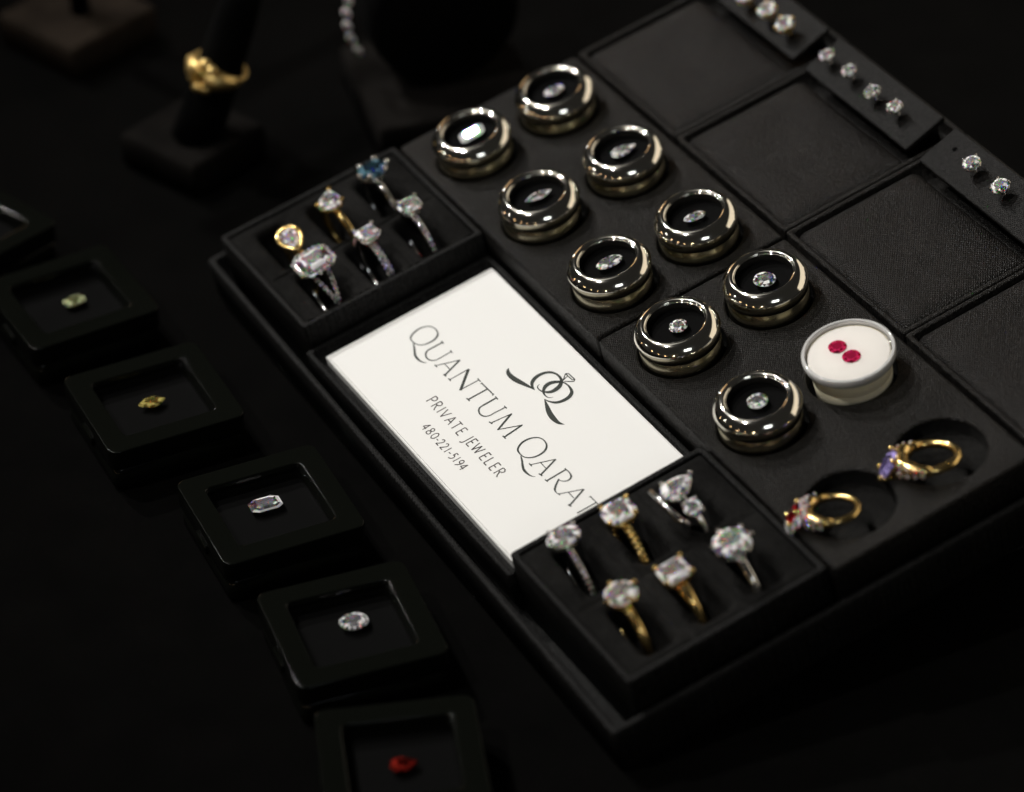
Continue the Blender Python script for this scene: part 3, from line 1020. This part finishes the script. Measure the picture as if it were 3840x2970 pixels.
def make_ring(label, metal, R, kind, hx, hy, M, gem='diamond', band='plain', rad=0.85, halo=False, prongs=4, head=3.2, gyaw=0.0,
              gtilt=(0, 0), name='ring', cat='ring', extra=None, group=None, ph0=45.0, hh=None, claw=0.68):
    """ring standing in local xz; base at z = -rad; the stone's girdle sits `head` above the band top"""
    o = thing(name, label, cat, M, group)
    zt = 2 * R + head
    b = MB()
    if band == 'split':
        for s in (-1, 1):
            for side in (-1, 1):
                pts = []
                for i in range(22):
                    a = math.radians(20 + (78 - 20) * i / 21) * side
                    k = max(0.0, 1 - i / 17.0)
                    pts.append(((R + 0.2 * k) * math.sin(a), s * (0.35 + 1.75 * k), R + (R + 0.2 * k) * math.cos(a)))
                b.tube(pts, 0.62, 8)
        b.tube(arc_pts(R, math.radians(76), math.radians(284), 44), [rad] * 44, 10)
    elif band == 'twist':
        n = 160
        for ph in (0, math.pi):
            pts = []
            for i in range(n):
                a = 2 * math.pi * i / n
                t = a * 20 + ph
                rr_ = R + 0.55 * math.cos(t)
                pts.append((rr_ * math.sin(a), 0.55 * math.sin(t), R + rr_ * math.cos(a)))
            b.tube(pts, 0.66, 8, closed=True)
    elif band == 'taper':
        n = 64
        pts = arc_pts(R, 0, 2 * math.pi * (n - 1) / n, n)
        b.tube(pts, [rad * (0.8 + 0.9 * max(0, math.cos(2 * math.pi * i / n)) ** 3) for i in range(n)], 12, closed=True)
    else:
        n = 64
        b.tube(arc_pts(R, 0, 2 * math.pi * (n - 1) / n, n), rad, 12, closed=True)
    b.build('band', metal, o)
    if band in ('pave', 'split', 'channel'):
        pv = MB()
        for side in (-1, 1):
            for i in range(13):
                a = math.radians(14 + i * (8.6 if R < 9.5 else 7.6)) * side
                if band == 'split' and abs(math.degrees(a)) < 74:
                    k = max(0.0, 1 - (abs(math.degrees(a)) - 20) / (58 * 17 / 21))
                    ys = [s * (0.35 + 1.75 * k) for s in (-1, 1)]
                else:
                    ys = [-0.45, 0.45] if band == 'channel' else [0]
                for y in ys:
                    rr_ = R + (0.55 if band == 'split' else rad * 0.85)
                    st = len(pv.v)
                    add_gem(pv, 'round', 0.66, 0.66, 0.7)
                    pv.xform(Matrix.Translation((rr_ * math.sin(a), y, R + rr_ * math.cos(a))) @ Matrix.Rotation(a, 4, 'Y'), st)
        pv.build('pave_stones', 'pavestone', o)
    T = Matrix.Translation((0, 0, zt)) @ Matrix.Rotation(math.radians(gtilt[0]), 4, 'X') @ Matrix.Rotation(math.radians(gtilt[1]), 4, 'Y')
    s = MB()
    # basket: gallery rail + prongs up to the girdle
    O = outline(kind)
    G = [(x * hx, y * hy) for x, y in O]
    gy = math.radians(gyaw)
    rot = lambda p: (p[0] * math.cos(gy) - p[1] * math.sin(gy), p[0] * math.sin(gy) + p[1] * math.cos(gy))
    G = [rot(p) for p in G]
    mh = min(hx, hy)
    s.tube([(x * 0.66, y * 0.66, -mh * 0.62) for x, y in G], 0.36, 8, closed=True)
    s.tube([(x * 0.93, y * 0.93, -mh * 0.22) for x, y in G], 0.32, 8, closed=True)
    st_ = MB()
    n = len(G)
    for k in range(prongs):
        a = math.radians(ph0) + 2 * math.pi * k / prongs
        if kind in ('pear', 'marquise') and prongs in (3, 2):
            a = 2 * math.pi * k / prongs
        d = (math.cos(a), math.sin(a))
        # boundary point in that direction
        best = max(range(n), key=lambda i: (O[i][0] * d[0] + O[i][1] * d[1]) / math.hypot(*O[i]))
        x, y = G[best]
        q = 1.05
        s.tube([(x * 0.28, y * 0.28, -mh * 0.6 - 1.6), (x * 0.72, y * 0.72, -mh * 0.6), (x * q, y * q, -0.1), (x * q * 0.97, y * q * 0.97, 0.45)], 0.46, 7)
        s.ball((x * q * 0.96, y * q * 0.96, 0.55), claw, 10, 6)
    # bridge from the band top to the head
    s.xform(T)
    s.tube([(0, 0, 2 * R - 0.2), (0, 0, zt - mh * 0.6 - 0.6)], [1.15, 0.7], 10)
    for sd in (-1, 1):
        s.tube([(sd * R * 0.30, 0, 2 * R - R * 0.04), (sd * mh * 0.42, 0, zt - mh * 0.62)], [0.65, 0.5], 8)
    s.build('setting', metal, o)
    g = MB()
    add_gem(g, kind, hx, hy, hh or min(hx, hy) * 0.95, yaw=gyaw)
    g.xform(T)
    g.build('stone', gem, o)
    if halo:
        h = MB()
        per = []
        for i in range(n):
            per.append(Vector((G[i][0], G[i][1], 0)))
        tot = sum((per[(i + 1) % n] - per[i]).length for i in range(n))
        cnt = int(tot / 1.12)
        acc, i, pos = 0.0, 0, 0.0
        for k in range(cnt):
            want = tot * k / cnt
            while acc + (per[(i + 1) % n] - per[i]).length < want:
                acc += (per[(i + 1) % n] - per[i]).length
                i += 1
            p = per[i].lerp(per[(i + 1) % n], (want - acc) / (per[(i + 1) % n] - per[i]).length)
            q = p * (1 + 0.75 / p.length)
            st = len(h.v)
            add_gem(h, 'round', 0.58, 0.58, 0.6)
            h.xform(T @ Matrix.Translation((q.x, q.y, -0.15)), st)
        h.build('halo_stones', 'pavestone', o)
        r = MB()
        r.loft([[(x * k2 + x / math.hypot(x, y) * d2, y * k2 + y / math.hypot(x, y) * d2, z2) for x, y in G] for k2, d2, z2 in
                ((1, 0.1, -0.3), (1, 1.4, -0.45), (1, 1.45, -1.1), (0.9, 0.2, -1.5))], smooth=True)
        r.xform(T)
        r.build('halo_rim', metal, o)
    if extra:
        extra(o, T, metal)
    return o


def ring_at(u, v, zh, R, head, yaw=0.0, tx=0.0, ty=0.0):
    """matrix that puts the stone of a standing ring at tray point (u, v, zh)"""
    zt = 2 * R + head
    return at_tray(u, v, zh) @ Matrix.Rotation(math.radians(yaw), 4, 'Z') @ Matrix.Rotation(math.radians(tx), 4, 'X') @ Matrix.Rotation(math.radians(ty), 4, 'Y') @ Matrix.Translation((0, 0, -zt * MM))


GU = 'rings in the upper ring tray'
GL = 'rings in the lower ring tray'


def side_round(o, T, metal):
    g = MB()
    add_gem(g, 'round', 2.35, 2.35, 2.3)
    M2 = Matrix.Translation((6.2, -0.6, -2.2)) @ Matrix.Rotation(math.radians(24), 4, 'Y')
    g.xform(T @ M2)
    g.build('second_stone', 'diamond', o)
    s = MB()
    for k in range(4):
        a = math.radians(40 + 90 * k)
        s.tube([(math.cos(a) * 0.8, math.sin(a) * 0.8, -2.6), (math.cos(a) * 2.5, math.sin(a) * 2.5, 0.1)], 0.38, 7)
        s.ball((math.cos(a) * 2.35, math.sin(a) * 2.35, 0.4), 0.5, 8, 5)
    s.xform(T @ M2)
    s.build('second_setting', metal, o)


def leaf_bar(o, T, metal):
    s = MB()
    s.tube([(-5.0, -4.6, -1.6), (0.0, -4.7, -2.4), (4.6, -4.4, -4.2), (7.2, -3.0, -6.0)], [0.9, 0.8, 0.95, 0.7], 10)
    s.xform(T)
    s.build('side_bar', metal, o)
    side_round(o, T, metal)


# upper tray: back row then front row
def gold_bezel(o, T, metal):
    O = [(x * 3.5, y * 2.7) for x, y in outline('pear', 32)]
    r = MB()
    loops = []
    for d, z in ((0.0, 0.25), (0.25, 0.55), (0.8, 0.5), (1.05, 0.1), (1.0, -0.8), (0.4, -1.8), (-0.4, -2.2)):
        loops.append([(x + x / math.hypot(x, y) * d, y + y / math.hypot(x, y) * d, z) for x, y in O])
    r.loft(loops)
    r.xform(T)
    r.build('stone_bezel', metal, o)


make_ring('leftmost ring of the upper ring tray, drop-shaped stone in yellow gold bezel', 'gold', 8.8, 'pear', 3.5, 2.7,
          ring_at(3.4, -57.8, 0.8, 8.8, 2.4, 0, tx=6, ty=14), prongs=3, gyaw=0, rad=0.9, group=GU, extra=gold_bezel, band='taper')
make_ring('yellow gold ring with a drop-shaped white stone in claws and a plain band', 'gold', 9.0, 'pear', 3.9, 3.3,
          ring_at(-3.6, -42.2, 1.2, 9.0, 2.9, 4, tx=4), prongs=3, gyaw=150, rad=1.0, group=GU)
make_ring('silver ring with a deep blue stone held by six claws', 'wgold', 9.0, 'oval', 3.5, 4.3,
          ring_at(-6.6, -27.4, 1.6, 9.0, 3.2, 2), gem='blue', prongs=6, ph0=30, rad=0.8, group=GU, claw=0.95)
make_ring('silver ring with big rectangular stone, sparkling halo and forked band', 'wgold', 9.2, 'emerald', 3.1, 4.3,
          ring_at(16.2, -57.5, 2.2, 9.2, 3.4, 3, tx=2, ty=6), band='split', halo=True, group=GU, gtilt=(0, 4))
make_ring('silver ring with plain square stone and jewelled band, right of the halo ring', 'wgold', 9.0, 'princess', 2.7, 3.0,
          ring_at(16.4, -41.4, 1.6, 9.0, 3.0, 2), band='channel', rad=0.95, group=GU)
make_ring('silver ring with raised square stone, nearest the gold pods in the upper tray', 'wgold', 9.2, 'cushion', 2.9, 3.1,
          ring_at(14.4, -27.2, 2.2, 9.2, 3.6, 0), band='pave', rad=1.0, group=GU)
# lower tray
make_ring('silver ring with an oval stone, nearest the bottom corner of the white sign', 'wgold', 9.2, 'oval', 3.3, 4.3,
          ring_at(150.0, -59.6, 2.2, 9.2, 3.4, -4, tx=3), band='pave', rad=1.0, group=GL)
make_ring('yellow gold rope-band ring with a square cushion stone', 'gold', 9.2, 'cushion', 3.8, 4.1,
          ring_at(151.6, -45.2, 2.4, 9.2, 3.6, -3, tx=2), band='twist', group=GL)
make_ring('silver ring pairing a drop-shaped stone with a small round one', 'wgold', 8.9, 'pear', 4.5, 3.3,
          ring_at(154.6, -30.4, 2.8, 8.9, 3.4, 4, tx=3), prongs=3, gyaw=100, extra=leaf_bar, rad=0.9, group=GL)
make_ring('yellow gold ring with a round stone, lowest ring in the lower tray', 'gold', 9.2, 'round', 4.0, 4.0,
          ring_at(175.0, -58.8, 2.4, 9.2, 3.6, -3), prongs=4, ph0=20, rad=1.15, group=GL, band='plain')
make_ring('yellow gold ring with a square stone in four claws, tapering band', 'gold', 9.0, 'princess', 3.5, 3.7,
          ring_at(177.2, -45.6, 2.2, 9.0, 3.4, 0, tx=2), band='taper', rad=1.1, group=GL)
make_ring('silver ring with the largest round stone, nearest the ring with the red stone', 'wgold', 9.4, 'round', 4.8, 4.7,
          ring_at(178.4, -30.4, 2.6, 9.4, 3.8, -2), prongs=6, ph0=15, rad=1.1, band='plain', group=GL)


# the two gold rings that lie in the empty recesses
def on_band(R, head, ang, lift, y=0.0):
    """frame on the outside of the ring band, `ang` radians from the head"""
    return Matrix.Translation((0, 0, R)) @ Matrix.Rotation(ang, 4, 'Y') @ Matrix.Translation((0, y, R + lift))


def shoulder_tubes(R, metal, o, r0):
    b = MB()
    for s_ in (-1, 1):
        pts = [tuple(on_band(R, 0, s_ * (0.22 + 0.26 * k), 0.15).translation) for k in range(6)]
        b.tube(pts, [r0 * 0.8, r0, r0, r0 * 0.85, r0 * 0.7, r0 * 0.55], 12)
    b.build('shoulders', metal, o)


def flower(o, T, metal):
    h = MB()
    for k in range(10):
        a = 2 * math.pi * k / 10
        st = len(h.v)
        add_gem(h, 'round', 1.35, 1.35, 1.2)
        h.xform(T @ Matrix.Translation((3.6 * math.cos(a), 4.1 * math.sin(a), -0.5)) @ Matrix.Rotation(0.5, 4, Vector((-math.sin(a), math.cos(a), 0))), st)
    for s_ in (-1, 1):
        for k in range(3):
            for y in (-0.8, 0.8):
                st = len(h.v)
                add_gem(h, 'round', 0.9 - 0.1 * k, 0.9 - 0.1 * k, 0.8)
                h.xform(on_band(6.2, 0, s_ * (0.62 + 0.24 * k), 1.75 - 0.15 * k, y), st)
    h.build('cluster_stones', 'pavestone', o)
    shoulder_tubes(6.2, metal, o, 1.7)


def shoulders(o, T, metal):
    h = MB()
    for s_ in (-1, 1):
        for k in range(4):
            for y in (-0.95, 0.95):
                st = len(h.v)
                add_gem(h, 'round', 0.95 - 0.1 * k, 0.95 - 0.1 * k, 0.8)
                h.xform(on_band(6.9, 0, s_ * (0.5 + 0.24 * k), 1.95 - 0.18 * k, y * (1 - 0.12 * k)), st)
    h.build('shoulder_stones', 'pavestone', o)
    shoulder_tubes(6.9, metal, o, 2.0)


def lying(u, v, z, R, head, heading, lift, roll=0.0, near=0.0):
    """ring laid down: head points along `heading` degrees in the tray plane, raised by `lift`"""
    M = at_tray(u, v, z) @ Matrix.Rotation(math.radians(heading), 4, 'Z') @ Matrix.Rotation(math.radians(near), 4, 'X') @ Matrix.Rotation(math.radians(-lift), 4, 'Y') @ Matrix.Rotation(math.radians(90), 4, 'Y')
    return M @ Matrix.Rotation(math.radians(90 + roll), 4, 'Z') @ Matrix.Translation((0, 0, -R * MM))


make_ring('yellow gold ring with a purple stone lying in a round recess', 'gold', 6.9, 'oval', 3.2, 3.9,
          lying(180.0, 23.0, -4.6, 6.9, 2.4, 247, 4, near=15), gem='purple', prongs=4, head=2.8, gtilt=(-34, 0), band='taper', rad=1.25, extra=shoulders)
make_ring('yellow gold ring with a dark red stone ringed by small white stones', 'gold', 6.2, 'emerald', 2.3, 2.8,
          lying(179.0, -4.0, -4.6, 6.2, 2.4, 244, 4, near=15), gem='darkruby', prongs=4, head=2.8, gtilt=(-36, 0), band='taper', rad=1.05, extra=flower)


# ------------------------------------------------------------------ ear studs
def make_stud(label, metal, r, M, group, prongs=4, kind='round', ph=45.0):
    o = thing('ear_stud', label, 'earring', M, group)
    g = MB()
    h = 4.4 if metal == 'satin' else 3.6
    add_gem(g, kind, r, r, r * 0.95, c=(0, 0, h))
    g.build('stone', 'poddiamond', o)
    s = MB()
    s.tube([(0.62 * r * math.cos(2 * math.pi * k / 20), 0.62 * r * math.sin(2 * math.pi * k / 20), h - r * 0.62) for k in range(20)], 0.26, 6, closed=True)
    s.tube([(0.9 * r * math.cos(2 * math.pi * k / 20), 0.9 * r * math.sin(2 * math.pi * k / 20), h - r * 0.24) for k in range(20)], 0.24, 6, closed=True)
    for k in range(prongs):
        a = math.radians(ph) + 2 * math.pi * k / prongs
        c, s_ = math.cos(a), math.sin(a)
        s.tube([(0.15 * r * c, 0.15 * r * s_, h - r * 1.15), (0.7 * r * c, 0.7 * r * s_, h - r * 0.5), (1.06 * r * c, 1.06 * r * s_, h), (1.0 * r * c, 1.0 * r * s_, h + 0.45)], 0.3, 6)
        s.ball((0.97 * r * c, 0.97 * r * s_, h + 0.5), 0.4, 8, 5)
    if metal == 'satin':
        s.lathe([(0.9 * r, h - r * 0.2), (0.8 * r, h - r * 0.6), (0.45 * r, h - r * 1.1), (0.3, h - r * 1.25)], 20)
    s.tube([(0, 0, h - r * 1.1), (0, 0, -2.5)], 0.4, 8)
    s.build('setting', metal, o)
    return o


def on_flap(i, u, d, yaw=0.0):
    """point on the flap of tray i: u along the tray, d mm up the flap from its inner edge"""
    o, A, (ox, oy) = UN[i]
    off = A @ Vector((0, d, 0))
    A3 = A.to_3x3().to_4x4()
    return TRAY @ Matrix.Translation((ox * MM, oy * MM, -6.5 * MM)) @ Matrix.Translation(((u - ox) * MM, off.y * MM, off.z * MM)) @ A3 @ Matrix.Rotation(math.radians(yaw), 4, 'Z')


for i, u, d, metal, r, ph, pr, lab in (
        (0, 1.2, 4.6, 'satin', 2.75, 20, 4, 'gold stud cut off by the top edge of the picture'),
        (0, 11.2, 5.3, 'satin', 2.75, 50, 4, 'gold stud in the middle of the three gold ones'),
        (0, 20.2, 5.2, 'satin', 2.75, 75, 4, 'gold stud nearest the corner of its flap'),
        (1, 39.4, 5.8, 'wgold', 2.05, 80, 3, 'first white stud from the top in the row of four'),
        (1, 49.5, 6.2, 'wgold', 2.05, 10, 6, 'second white stud from the top in the row of four'),
        (1, 61.2, 5.6, 'wgold', 2.25, 60, 4, 'third white stud from the top in the row of four'),
        (1, 70.9, 6.2, 'wgold', 2.15, 35, 4, 'fourth white stud from the top, nearest the open flap end'),
        (2, 104.3, 7.0, 'wgold', 2.45, 20, 4, 'upper of the two white studs beside the pin hole'),
        (2, 116.7, 6.9, 'wgold', 2.45, 62, 4, 'lower of the two white studs at the right edge')):
    make_stud(lab, metal, r, on_flap(i, u, d), ('gold studs', 'four white studs', 'two white studs')[i], pr, 'round', ph)

# empty pin hole beside the pair
hm = MB()
hm.lathe([(0.62, 0.02), (0.75, 0.06), (0.62, 0.10), (0.48, 0.03), (0.01, 0.02)], 16)
h_o = hm.build('pin_hole', 'deep', UN[2][0])
h_o.matrix_world = on_flap(2, 93.4, 8.2)


# ------------------------------------------------------------------ black gem boxes on the cloth
def make_gem_box(label):
    o = thing('gem_box', label, 'gem box', Matrix.Identity(4), 'black glass-topped gem boxes')
    b = MB()
    b.loft([rr(17.6, 17.6, 2.2, 0.0), rr(17.9, 17.9, 2.2, 0.3), rr(17.9, 17.9, 2.2, 5.6), rr(17.4, 17.4, 2.2, 5.9)], cap0=True, cap1=True)
    b.build('box_base', 'box', o)
    l = MB()
    l.loft([rr(17.2, 17.2, 2.2, 5.9), rr(18.3, 18.3, 2.6, 6.1), rr(18.55, 18.55, 2.7, 6.5), rr(18.55, 18.55, 2.7, 11.6), rr(18.55, 18.55, 2.7, 11.75), rr(18.48, 18.48, 2.7, 11.92), rr(18.3, 18.3, 2.6, 12.0), rr(18.15, 18.15, 2.6, 12.0),
            rr(13.15, 13.15, 1.8, 11.98), rr(13.0, 13.0, 1.8, 11.97), rr(12.8, 12.8, 1.7, 11.88), rr(12.7, 12.7, 1.6, 11.7), rr(12.7, 12.7, 1.6, 6.4)])
    lf = l.build('lid_frame', 'box', o)
    p = MB()
    p.loft([rr(12.8, 12.8, 1.6, 10.6), rr(12.8, 12.8, 1.6, 10.601)], cap1=True)
    p.build('glass_pane', 'pane', lf)
    f = MB()
    f.loft([rr(12.7, 12.7, 1.6, 7.0), rr(12.0, 12.0, 1.6, 7.2)], cap1=True)
    f.build('foam_pad', 'boxin', o)
    c = MB()
    c.loft([rr(3.2, 0.5, 0.2, 4.6, (0, -18.2)), rr(3.2, 0.5, 0.2, 7.6, (0, -18.3))], True, True)
    c.build('clasp', 'box', o)
    return o


BOXES = [
    (-79.3, -125.6, 17, None, 'black gem box cut off by the left edge, furthest back'),
    (-32.0, -114.4, 0, ('cushion', 3.0, 2.2, 'opal', 95, -33.5, -112.7, 'pale champagne stone in the second gem box from the back'), 'black gem box holding the pale champagne stone'),
    (21.5, -114.3, -4, ('marquise', 3.7, 2.3, 'yellow', 84, 19.7, -114.2, 'yellow pointed stone in a black gem box'), 'black gem box holding the yellow stone'),
    (77.7, -108.4, -5.5, ('emerald', 4.1, 2.7, 'diamond', 84, 73.8, -108.0, 'white rectangular stone with cut corners in a black gem box'), 'black gem box holding the rectangular white stone'),
    (129.1, -112.2, -10, ('round', 3.6, 3.2, 'diamond', 80, 125.6, -110.0, 'round white stone in a black gem box on the cloth'), 'black gem box holding the round white stone'),
    (176.6, -124.0, -22, ('pear', 3.3, 2.5, 'orange', 70, 176.3, -123.4, 'glowing red stone in the gem box at the bottom edge'), 'black gem box holding the red stone, cut off by the bottom edge'),
]
box0 = None
for (x, y, yaw, g, lab) in BOXES:
    if box0 is None:
        o = box0 = make_gem_box(lab)
    else:
        o = copy_tree(box0)
        o['label'] = lab
    o.matrix_world = at_table(x, y, 0, yaw)
    if g:
        kind, hx, hy, mat, gy, gx_, gy_, glab = g
        loose_gem('gem_' + kind, kind, hx, hy, mat, at_table(gx_, gy_, 8.9, gy), glab, 'loose stones in the black boxes', h=min(hx, hy) * 0.85)


# ------------------------------------------------------------------ blurred stands behind
def ring_stand():
    o = thing('ring_stand', 'dark square stand with slanted finger wearing the gold cluster ring', 'ring stand', at_table(-94.6, -48.6, 0, 20))
    b = MB()
    b.loft([rr(15.0, 15.0, 1.2, 0.0), rr(15.0, 15.0, 1.2, 8.6), rr(14.6, 14.6, 1.2, 9.5), rr(13.8, 13.8, 1.2, 10.0)], True, True)
    b.build('stand_base', 'darkbase', o)
    f = MB()
    # finger leans to the right as seen from the camera
    d = Matrix.Rotation(math.radians(-20), 4, 'Z') @ Vector((RI.x * 19, RI.y * 19, 52))
    st = Matrix.Rotation(math.radians(-20), 4, 'Z') @ Vector((3.5, -0.5, 9.0))
    pts = [st + d * t for t in (0, 0.25, 0.5, 0.75, 0.9, 0.97, 1.0)]
    f.tube(pts, [7.4, 6.9, 6.5, 6.1, 5.4, 3.8, 0.8], 24)
    f.build('finger_post', 'deep', o)
    return o


ring_stand()
_d = Vector((RI.x * 19, RI.y * 19, 52)).normalized()
_p = Vector((-94.6 + 3.5, -48.6 - 0.5, 9.0)) + Vector((RI.x * 19, RI.y * 19, 52)) * 0.45


def gold_cluster(o, T, metal):
    s = MB()
    for k in range(7):
        a = 2 * math.pi * k / 7
        s.ball(tuple(T @ Vector((3.0 * math.cos(a), 3.9 * math.sin(a), -0.6))), 1.8, 10, 6)
    for sd in (-1, 1):
        s.tube([tuple(T @ Vector(q)) for q in ((sd * 1.0, 0, -1.4), (sd * 4.0, 0, -2.4), (sd * 6.6, 0, -5.2), (sd * 7.6, 0, -8.5))], [3.4, 3.0, 2.0, 1.0], 12)
    s.build('gold_cluster', metal, o)


# ring axis along the finger, head towards the camera's left
_x = (-RI * 0.52 - AW * 0.85)
_x = (_x - _d * _x.dot(_d)).normalized()      # head direction (local z)
_y = _d                                        # ring axis (local y)
_xx = _y.cross(_x).normalized()
MR = Matrix((_xx, _y, _x)).transposed().to_4x4()
MR.translation = _p * MM
make_ring('blurred yellow gold cluster ring on the slanted finger stand', 'satin', 7.6, 'round', 2.0, 2.0, MR @ Matrix.Translation((0, 0, -7.6 * MM)),
          gem='yellow', prongs=4, head=1.8, band='taper', rad=1.0, extra=gold_cluster)


def post_stand():
    o = thing('jewellery_stand', 'blurred brown square stand with a dark upright post, top left corner', 'jewellery stand', at_table(-175.7, -49.5, 0, 18))
    b = MB()
    b.loft([rr(17.2, 17.2, 1.0, 0.0), rr(17.2, 17.2, 1.0, 8.8), rr(16.8, 16.8, 1.0, 9.6), rr(16.2, 16.2, 1.0, 10.0)], True, True)
    b.build('stand_base', 'brown', o)
    p = MB()
    p.tube([(2.0, 0, 9.8), (2.0, 0, 60), (2.0, 0, 110)], [3.0, 2.8, 2.8], 16)
    p.build('post', 'deep', o)
    t = MB()
    t.tube([(2.0, -38, 112), (2.0, 0, 112), (2.0, 38, 112)], 3.2, 16)
    t.build('crossbar', 'deep', o)


post_stand()


def bracelet_stand():
    ang = math.atan2(-0.24, 0.97)
    cx, cy = -80.3, 26.0
    o = thing('bracelet_stand', 'blurred dark bracelet roll on a square brown base', 'bracelet stand', at_table(cx, cy, 0, math.degrees(ang)))
    b = MB()
    b.loft([rr(25.0, 25.0, 1.2, 0.0), rr(25.0, 25.0, 1.2, 10.6), rr(24.6, 24.6, 1.2, 11.5), rr(24.0, 24.0, 1.2, 12.0)], True, True)
    b.build('stand_base', 'darkbase', o)
    r = MB()
    R, zc = 22.5, 35.0
    loops = []
    for x, k in ((-20, 0.02), (-20, 0.9), (-18.6, 0.98), (-16, 1), (4, 1), (6.6, 0.98), (8, 0.9), (8, 0.02)):
        loops.append([(x, R * k * math.cos(2 * math.pi * j / 48), zc + R * k * math.sin(2 * math.pi * j / 48)) for j in range(48)])
    r.loft(loops, True, True)
    r.build('bracelet_roll', 'deep', o)
    return o, R, zc, ang, cx, cy


_o, BR, BZ, BA, BX, BY = bracelet_stand()


def bracelet():
    o = thing('bracelet', 'blurred sparkling white stone bracelet hanging over the dark roll', 'bracelet', at_table(BX, BY, 0, math.degrees(BA)), None)
    n = 15
    chain = MB()
    pts = []
    for i in range(n):
        a = math.radians(62 + (206 - 62) * i / (n - 1))
        # angle 90 = top of the roll, 180 = its left side as the camera sees it
        pts.append(Vector((0.5 + 1.2 * math.sin(i * 0.4), math.cos(a) * (BR + 4.6), BZ + math.sin(a) * (BR + 1.4))))
    chain.tube(pts, 0.3, 8)
    chain.build('chain', 'wgold', o)
    g0 = None
    for i, p in enumerate(pts):
        if g0 is None:
            mb = MB()
            add_gem(mb, 'round', 1.75, 1.75, 1.6)
            g = g0 = mb.build('bracelet_stone', 'bracelet', o)
        else:
            g = g0.copy()
            COL.objects.link(g)
            g.parent = o
        d = Vector((0.9 * BR, p.y, p.z - BZ)).normalized()
        q = d.to_track_quat('Z', 'Y') @ Matrix.Rotation(i * 1.3, 3, 'Z').to_quaternion()
        g.matrix_local = Matrix.Translation((p + d * 0.6) * MM) @ q.to_matrix().to_4x4()


bracelet()
bpy.context.view_layer.update()
